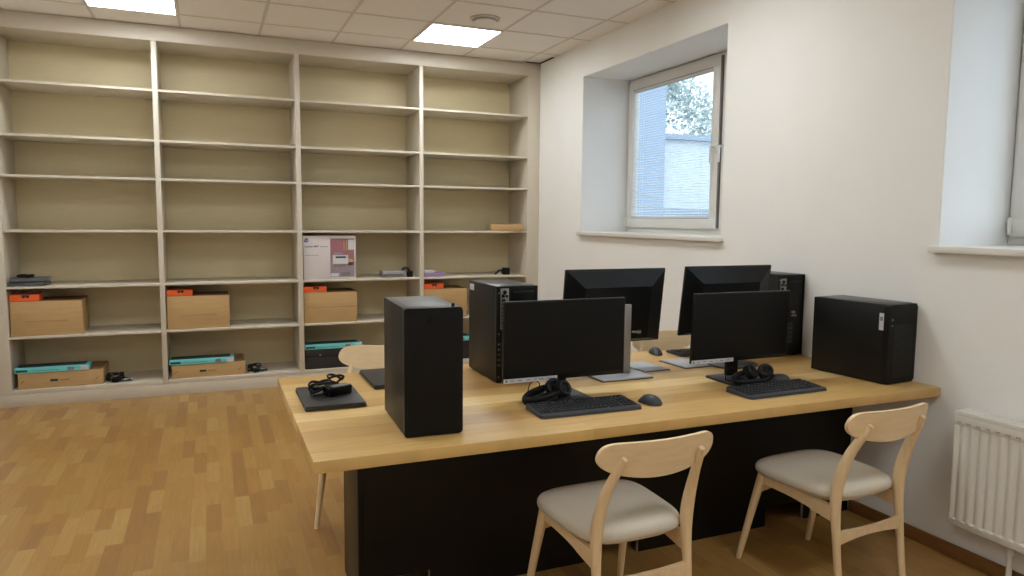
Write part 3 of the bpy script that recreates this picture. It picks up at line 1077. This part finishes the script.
headset((-0.792, -4.000, DZ + 0.0142), 0, 'black folded headset lying behind the right keyboard at the foot of the monitor',
        ((0.004, 0.020, 30, 50), (0.085, 0.010, -35, 48)),
        [(0.0, 0.034, 0.045), (-0.05, 0.032, 0.034), (-0.090, 0.014, 0.016), (-0.078, -0.016, 0.010), (-0.02, -0.025, 0.010), (0.050, -0.027, 0.012), (0.105, -0.018, 0.032)])

def laptop(loc, rz, label):
    t = thing('laptop', loc, label, 'laptop', rz, 'closed dark laptops on the desk')
    Wd, Dp = 0.345, 0.235
    MB().prism(rrect(Wd, Dp, 0.010, 4), 0.003, 0.0125, 0.002).build('body', 'laptop', t)
    MB().prism(rrect(Wd, Dp - 0.004, 0.010, 4), 0.0132, 0.0205, 0.0025).build('lid', 'laptop', t)
    MB().tube([(-0.13, 0.112, 0.0125), (0.13, 0.112, 0.0125)], 0.006, 10).build('hinge', 'black', t)
    for x in (-0.15, 0.15):
        for y in (-0.09, 0.09):
            MB().lathe([(0.008, 0), (0.008, 0.0035), (0, 0.0035)], 12, Matrix.Translation((x, y, 0))).build('foot', 'black', t)
    return t
lp = laptop((-2.592, -3.575, DZ), 90, 'closed dark laptop at the left end of desk with a charger on its lid')
dup(lp, (-2.272, -3.310, DZ), 90, 'closed dark laptop at back of desk half hidden behind the left computer')

t = thing('laptop_charger', (-2.562, -3.585, DZ + 0.0207), 'black laptop charger with coiled cable on top of the left laptop', 'charger', 26)
t.scale = (1.0, 1.0, 1.25)
MB().box(-0.055, 0.055, -0.026, 0.026, 0.0005, 0.030, 0.006).build('adapter', 'black', t)
MB().box(-0.030, 0.048, -0.018, 0.018, 0.0298, 0.0306).build('label_strip', 'greyink', t, smooth=False)
def coil(cx, cy, rx, ry, z, turns, seed, lift=0.0):
    rng = random.Random(seed)
    P = []
    for k in range(int(turns * 10) + 1):
        a = 2 * math.pi * k / 10
        j = 1 + rng.uniform(-0.12, 0.12)
        P.append((cx + rx * j * math.cos(a), cy + ry * j * math.sin(a), z + lift * (0.5 + 0.5 * math.sin(a * 0.73)) + rng.uniform(0, 0.006)))
    return spline(P, 5)
m = MB()
m.tube(coil(-0.055, 0.045, 0.045, 0.024, 0.006, 3.6, 4, 0.032), 0.0045, 8)
m.tube(coil(0.035, 0.065, 0.036, 0.022, 0.006, 2.6, 6, 0.042), 0.0042, 8)
m.tube(spline([(-0.054, 0, 0.014), (-0.085, 0.0, 0.010), (-0.10, 0.02, 0.008), (-0.07, 0.05, 0.012)], 6), 0.0030, 8)
m.build('cable', 'cable', t)
MB().tube([(-0.02, 0.045, 0.020), (0.012, 0.052, 0.026)], [0.010, 0.009], 12).build('plug', 'black', t)
MB().tube([(-0.085, 0.052, 0.016), (-0.060, 0.044, 0.022)], [0.009, 0.008], 12).build('plug', 'black', t)

# flat folders by the rear monitors
def folder(loc, rz, label):
    t = thing('folder', loc, label, 'folder', rz, 'flat pale folders on the desk')
    MB().prism(rrect(0.170, 0.220, 0.006, 3), 0.0, 0.004, 0.001).build('cover', 'midgrey', t)
    MB().box(-0.070, 0.078, -0.100, 0.103, 0.0035, 0.0062, 0.0005).build('sheet', 'sheet', t)
    return t
fo = folder((-1.020, -3.475, DZ), 3, 'pale flat folder with dark rim lying right of the silver monitor stand')
dup(fo, (-0.770, -3.475, DZ), 3, 'pale flat folder with grey rim lying behind the right front monitor')

# ------------------------------------------------------------------ things on the shelves
def carton(loc, Wd, Dp, Hh, label, seam=False, group='brown cartons on the second lowest shelves'):
    t = thing('cardboard_box', loc, label, 'box', group=group)
    m = MB().box(0, Wd, 0, Dp, 0, Hh, 0.003)
    m.build('body', 'card', t)
    m = MB()
    m.box(0.004, Wd - 0.004, 0.004, Dp / 2 - 0.002, Hh - 0.0005, Hh + 0.003)
    m.box(0.004, Wd - 0.004, Dp / 2 + 0.002, Dp - 0.004, Hh - 0.0005, Hh + 0.003)
    m.build('flap', 'card_shade_mark', t, smooth=False)  # darker tone paints the shelf shadow onto the closed top
    MB().box(Wd - 0.0005, Wd + 0.0006, Dp / 2 - 0.024, Dp / 2 + 0.024, Hh * 0.5, Hh - 0.004).build('tape', 'tape', t, smooth=False)
    if seam:
        MB().box(0.001, Wd - 0.001, -0.0008, 0.0, Hh * 0.50, Hh * 0.53).build('seam', 'tape', t, smooth=False)
    else:
        MB().box(0.10, Wd - 0.10, -0.0006, 0.0, Hh * 0.40, Hh * 0.44).build('seam', 'tape', t, smooth=False)
    return t

def orange_box(loc, label):
    t = thing('orange_box', loc, label, 'box', group='small orange boxes on the cartons')
    MB().box(0, 0.196, 0, 0.16, 0, 0.048, 0.0015).build('body', 'orange', t)
    m = MB()
    m.lathe([(0.011, 0), (0.011, 0.0006), (0, 0.0006)], 18, Matrix.Translation((0.092, 0.0002, 0.034)) @ FRONT)
    m.lathe([(0.011, 0), (0.011, 0.0006), (0, 0.0006)], 18, Matrix.Translation((0.118, 0.0002, 0.034)) @ FRONT)
    m.box(0.080, 0.130, -0.0006, 0.0002, 0.036, 0.047)
    m.build('print', 'ink', t, smooth=False)
    return t

def flat_box(loc, Wd, Hh, label):
    t = thing('cardboard_box', loc, label, 'box', group='flat brown cartons on the bottom shelf')
    Dp = 0.36
    MB().box(0, Wd, 0, Dp, 0, Hh, 0.002).build('body', 'card', t)
    MB().box(0.006, Wd - 0.006, 0.004, Dp - 0.006, Hh - 0.0005, Hh + 0.0025).build('flap', 'card_shade_mark', t, smooth=False)
    m = MB()
    m.box(Wd * 0.37, Wd * 0.46, -0.0008, 0.0, Hh * 0.40, Hh * 0.55)
    m.build('print', 'ink', t, smooth=False)
    m = MB()
    m.box(Wd * 0.48, Wd * 0.60, -0.0008, 0.0, Hh * 0.44, Hh * 0.50)
    for x in (0.03, Wd - 0.045):
        mt = Matrix.Translation((x, -0.0002, Hh * 0.45)) @ Matrix.Rotation(R(45), 4, 'Y')
        b = MB().box(-0.003, 0.003, -0.0006, 0.0, -0.016, 0.016)
        m.merge(b.bm, mt)
    m.build('marking', 'card_shade_mark', t, smooth=False)
    return t

def teal_box(loc, label):
    t = thing('turquoise_box', loc, label, 'box', group='slim turquoise boxes on the bottom shelf')
    Wd, Dp, Hh = 0.505, 0.17, 0.042
    MB().box(0, Wd, 0, Dp, 0, Hh, 0.0015).build('body', 'teal', t)
    MB().box(0.01, Wd - 0.03, 0.03, Dp - 0.004, Hh - 0.0005, Hh + 0.0008).build('top_print', 'teal_dark', t, smooth=False)
    MB().box(0.008, 0.085, -0.0007, 0.0, 0.010, 0.027).build('print', 'teal_dark', t, smooth=False)
    m = MB()
    m.box(0.095, 0.10, -0.0007, 0.0, 0.014, 0.020)
    for k in range(9):
        m.box(0.11 + k * 0.021, 0.125 + k * 0.021, -0.0007, 0.0, 0.016, 0.019)
    m.build('small_print', 'teal_dark', t, smooth=False)
    MB().box(0.355, 0.40, -0.0007, 0.0, 0.006, 0.034).build('grey_label', 'greyink', t, smooth=False)
    MB().box(0.445, 0.498, -0.0007, 0.0, 0.004, 0.038).build('white_label', 'label', t, smooth=False)
    return t

def cable_heap(loc, rz, sz, label, seed):
    t = thing('power_cable', loc, label, 'cable', rz, 'coiled power cables on the shelves')
    m = MB()
    m.tube(coil(0, 0, 0.045 * sz, 0.035 * sz, 0.008, 4.4, seed, 0.055), 0.0052, 8)
    m.tube(coil(0.055 * sz, -0.01, 0.035 * sz, 0.03 * sz, 0.006, 2.3, seed + 1, 0.012), 0.0042, 8)
    m.build('cord', 'cable', t)
    m = MB()
    m.tube([(-0.035 * sz, -0.03, 0.018), (-0.028 * sz, -0.03, 0.075)], [0.014, 0.010], 12)
    m.box(-0.015 * sz, 0.02 * sz, -0.045, -0.018, 0.003, 0.032, 0.004)
    m.build('plug', 'black', t)
    MB().tube(coil(0.06 * sz, -0.025, 0.03 * sz, 0.012, 0.012, 1.6, seed + 2, 0.006), 0.0035, 8).build('cable_tie', 'label', t)
    return t

YS = 0.03
S5, S6, S7 = SH[4] + 0.0006, SH[5] + 0.0006, SH[6] + 0.0006
bayname = ['leftmost bay', 'second bay from the left', 'third bay from the left', 'bay nearest the right wall']
# second lowest shelves
for i, (x0, wd, hh, sm) in enumerate(((-4.456, 0.482, 0.270, False), (-3.366, 0.483, 0.275, False), (-2.268, 0.466, 0.272, True), (-1.174, 0.43, 0.272, False))):
    carton((x0, YS, S6), wd, 0.34, hh, 'plain brown carton under an orange box, second lowest shelf, ' + bayname[i], sm)
    orange_box((x0 + 0.001, YS + 0.003, S6 + hh + 0.0035), 'small orange box with dark print on the brown carton, ' + bayname[i])
# bottom shelves
for i, (x0, wd, hh) in enumerate(((-4.43, 0.582, 0.122), (-3.345, 0.575, 0.112))):
    flat_box((x0, YS, S7), wd, hh, 'flat brown carton under a turquoise box, bottom shelf, ' + bayname[i])
    teal_box((x0 - 0.018, YS - 0.006, S7 + hh + 0.003), 'slim turquoise box on the flat brown carton, bottom shelf, ' + bayname[i])
for i, x0 in ((2, -2.266), (3, -1.172)):
    t = thing('black_carton', (x0, YS, S7), 'black carton under a turquoise box, bottom shelf, ' + bayname[i], 'box', group='black cartons on the bottom shelf')
    MB().box(0, 0.50, 0, 0.34, 0, 0.098, 0.002).build('body', 'blackcard', t)
    MB().box(-0.0005, 0.5005, -0.001, 0.341, 0.100, 0.176, 0.002).build('lid', 'blackcard', t)
    MB().box(0.32, 0.38, -0.0009, 0.0, 0.040, 0.056).build('grey_label', 'greyink', t, smooth=False)
    MB().lathe([(0.009, 0), (0.009, 0.0012), (0, 0.0012)], 16, Matrix.Translation((0.13, -0.001, 0.125)) @ FRONT).build('print', 'greyink', t, smooth=False)
    teal_box((x0 - 0.0, YS - 0.004, S7 + 0.1775), 'slim turquoise box on the black carton, bottom shelf, ' + bayname[i])
cable_heap((-3.770, 0.085, S7), 0, 1.4, 'coiled black cable with plug beside the flat carton, bottom shelf, leftmost bay', 11)
cable_heap((-2.695, 0.085, S7), 20, 1.2, 'coiled black cable with plug beside the flat carton, bottom shelf, second bay', 23)

# small devices, third shelf from the bottom
for k in range(2):
    t = thing('slim_device', (-4.335 + 0.012 * k, 0.115, S5 + 0.0 + 0.031 * k), ('lower', 'upper')[k] + ' slim dark grey device of the stack on the leftmost bay shelf', 'device', -4 + 9 * k, 'stacked slim grey devices')
    MB().prism(rrect(0.25, 0.19, 0.012, 4), 0.002, 0.029, 0.004).build('body', 'slate', t)
    MB().box(0.02, 0.118, -0.0962, -0.094, 0.008, 0.022).build('front_strip', 'midgrey', t, smooth=False)
    for x in (-0.09, 0.09):
        for y in (-0.07, 0.07):
            MB().box(x - 0.01, x + 0.01, y - 0.01, y + 0.01, 0, 0.003).build('foot', 'black', t, smooth=False)
m = MB()
m.tube(coil(0, 0, 0.052, 0.04, 0.006, 3.2, 31, 0.012), 0.005, 8)
t = thing('cable', (-4.355, 0.11, S5 + 0.0605), 'coiled black cable on top of the slim grey devices, leftmost bay', 'cable')
m.build('cord', 'cable', t)
MB().box(0.0, 0.035, -0.03, -0.01, 0.003, 0.022, 0.004).build('plug', 'black', t)

t = thing('printer_box', (-2.266, YS, S5), 'white printer carton with a pink photo panel, third bay from the left', 'box')
PW, PH = 0.458, 0.388
MB().box(0, PW, 0, 0.24, 0, PH, 0.002).build('body', 'whitecard', t)
pic = MB().box(0.232, PW - 0.014, -0.0008, 0.0, 0.020, PH - 0.026).build('photo_panel', 'pink', t, smooth=False)
MB().box(0.234, PW - 0.016, -0.0014, -0.0006, 0.022, 0.150).build('table_print', 'mauve', pic, smooth=False)
MB().box(0.252, 0.390, -0.0022, -0.0010, 0.135, 0.215, 0.0004).build('printer_print', 'label', pic, smooth=False)
MB().box(0.278, 0.368, -0.0028, -0.0020, 0.188, 0.203).build('paper_slot_print', 'ink', pic, smooth=False)
MB().box(0.262, 0.340, -0.0018, -0.0008, 0.216, 0.238).build('paper_print', 'mauve', pic, smooth=False)
MB().box(0.262, 0.372, -0.0022, -0.0012, 0.108, 0.134).build('tray_print', 'greyink', pic, smooth=False)
MB().box(0.390, PW - 0.016, -0.0016, -0.0006, 0.262, PH - 0.034).build('window_print', 'label', pic, smooth=False)
MB().box(0.372, 0.380, -0.0016, -0.0006, 0.258, PH - 0.032).box(0.350, 0.358, -0.0016, -0.0006, 0.258, PH - 0.05).build('frame_print', 'card', pic, smooth=False)
MB().box(0.236, 0.305, -0.0020, -0.0012, 0.024, 0.052).build('book_print', 'label', pic, smooth=False)
MB().box(0.325, 0.405, -0.0020, -0.0012, 0.030, 0.062).build('case_print', 'greyink', pic, smooth=False)
MB().lathe([(0.0, 0), (0.030, 0), (0.030, 0.0014), (0, 0.0014)], 18, Matrix.Translation((0.408, 0.0, 0.150)) @ FRONT).build('fruit_print', 'card', pic, smooth=False)
bdg = MB().lathe([(0.0, 0), (0.019, 0), (0.019, 0.0008), (0, 0.0008)], 28, Matrix.Translation((0.026, 0.0, PH - 0.040)) @ FRONT).build('logo', 'blue', t, smooth=False)
lettering('logo_letters', 'hp', 0.030, 'whitecard', bdg, Matrix.Translation((0.0125, -0.0012, PH - 0.0475)) @ FRONT @ Matrix.Shear('XY', 4, (0.2, 0.0)))
lettering('lettering', 'LaserJet MFP', 0.023, 'ink', t, Matrix.Translation((0.010, -0.0006, PH - 0.102)) @ FRONT, 0.0004)
m = MB()
for k in range(5):
    m.box(0.146 + k * 0.014, 0.156 + k * 0.014, -0.0006, 0.0, PH - 0.101, PH - 0.093)
for k in range(6):
    m.box(0.012 + k * 0.020, 0.027 + k * 0.020, -0.0006, 0.0, PH - 0.175, PH - 0.170)
m.build('small_print', 'greyink', t, smooth=False)

t = thing('grey_device', (-1.555, 0.07, S5), 'small light grey device box at the right of the printer carton shelf', 'device')
MB().box(0, 0.22, 0, 0.13, 0.002, 0.060, 0.014).build('body', 'silver', t)
MB().box(0.004, 0.196, -0.0008, 0.004, 0.014, 0.030).build('front_strip', 'midgrey', t, smooth=False)
MB().box(0.02, 0.18, 0.02, 0.11, 0, 0.003).build('base', 'black', t, smooth=False)
t = thing('adapter', (-1.290, 0.09, S5), 'black adapter with bent cable right beside the small grey device', 'adapter')
MB().box(-0.028, 0.022, -0.025, 0.025, 0, 0.055, 0.006).build('body', 'black', t)
MB().tube(spline([(-0.01, 0.0, 0.053), (-0.03, -0.01, 0.085), (-0.07, -0.015, 0.082), (-0.078, -0.02, 0.066)], 6), 0.010, 10).build('cord', 'cable', t)

t = tag(MB().box(-1.171, -0.955, 0.04, 0.19, S5, S5 + 0.034, 0.002).build('purple_box', 'purple'), 'flat purple box on the right bay shelf under a small white box', 'box')
tag(MB().box(-1.160, -1.055, 0.05, 0.15, S5 + 0.0345, S5 + 0.058, 0.002).build('white_box', 'whitecard'), 'small white box lying on the flat purple box', 'box')
t = thing('adapter', (-0.335, 0.09, S5), 'small black adapter with plug at the right end of right bay shelf', 'adapter')
MB().box(-0.015, 0.055, -0.03, 0.03, 0, 0.068, 0.006).build('body', 'black', t)
MB().tube(spline([(-0.01, 0.0, 0.03), (-0.05, -0.01, 0.045), (-0.085, -0.02, 0.02), (-0.10, -0.01, 0.010)], 6), [0.009] * 19, 10).build('cord', 'cable', t)
t = thing('small_carton', (-0.49, 0.04, SH[3] + 0.0006), 'small flat brown carton alone on the right bay middle shelf', 'box', -14)
MB().box(0, 0.315, 0, 0.20, 0, 0.066, 0.002).build('body', 'card', t)
MB().box(0.004, 0.311, 0.004, 0.196, 0.0655, 0.068).build('flap', 'card_shade_mark', t, smooth=False)
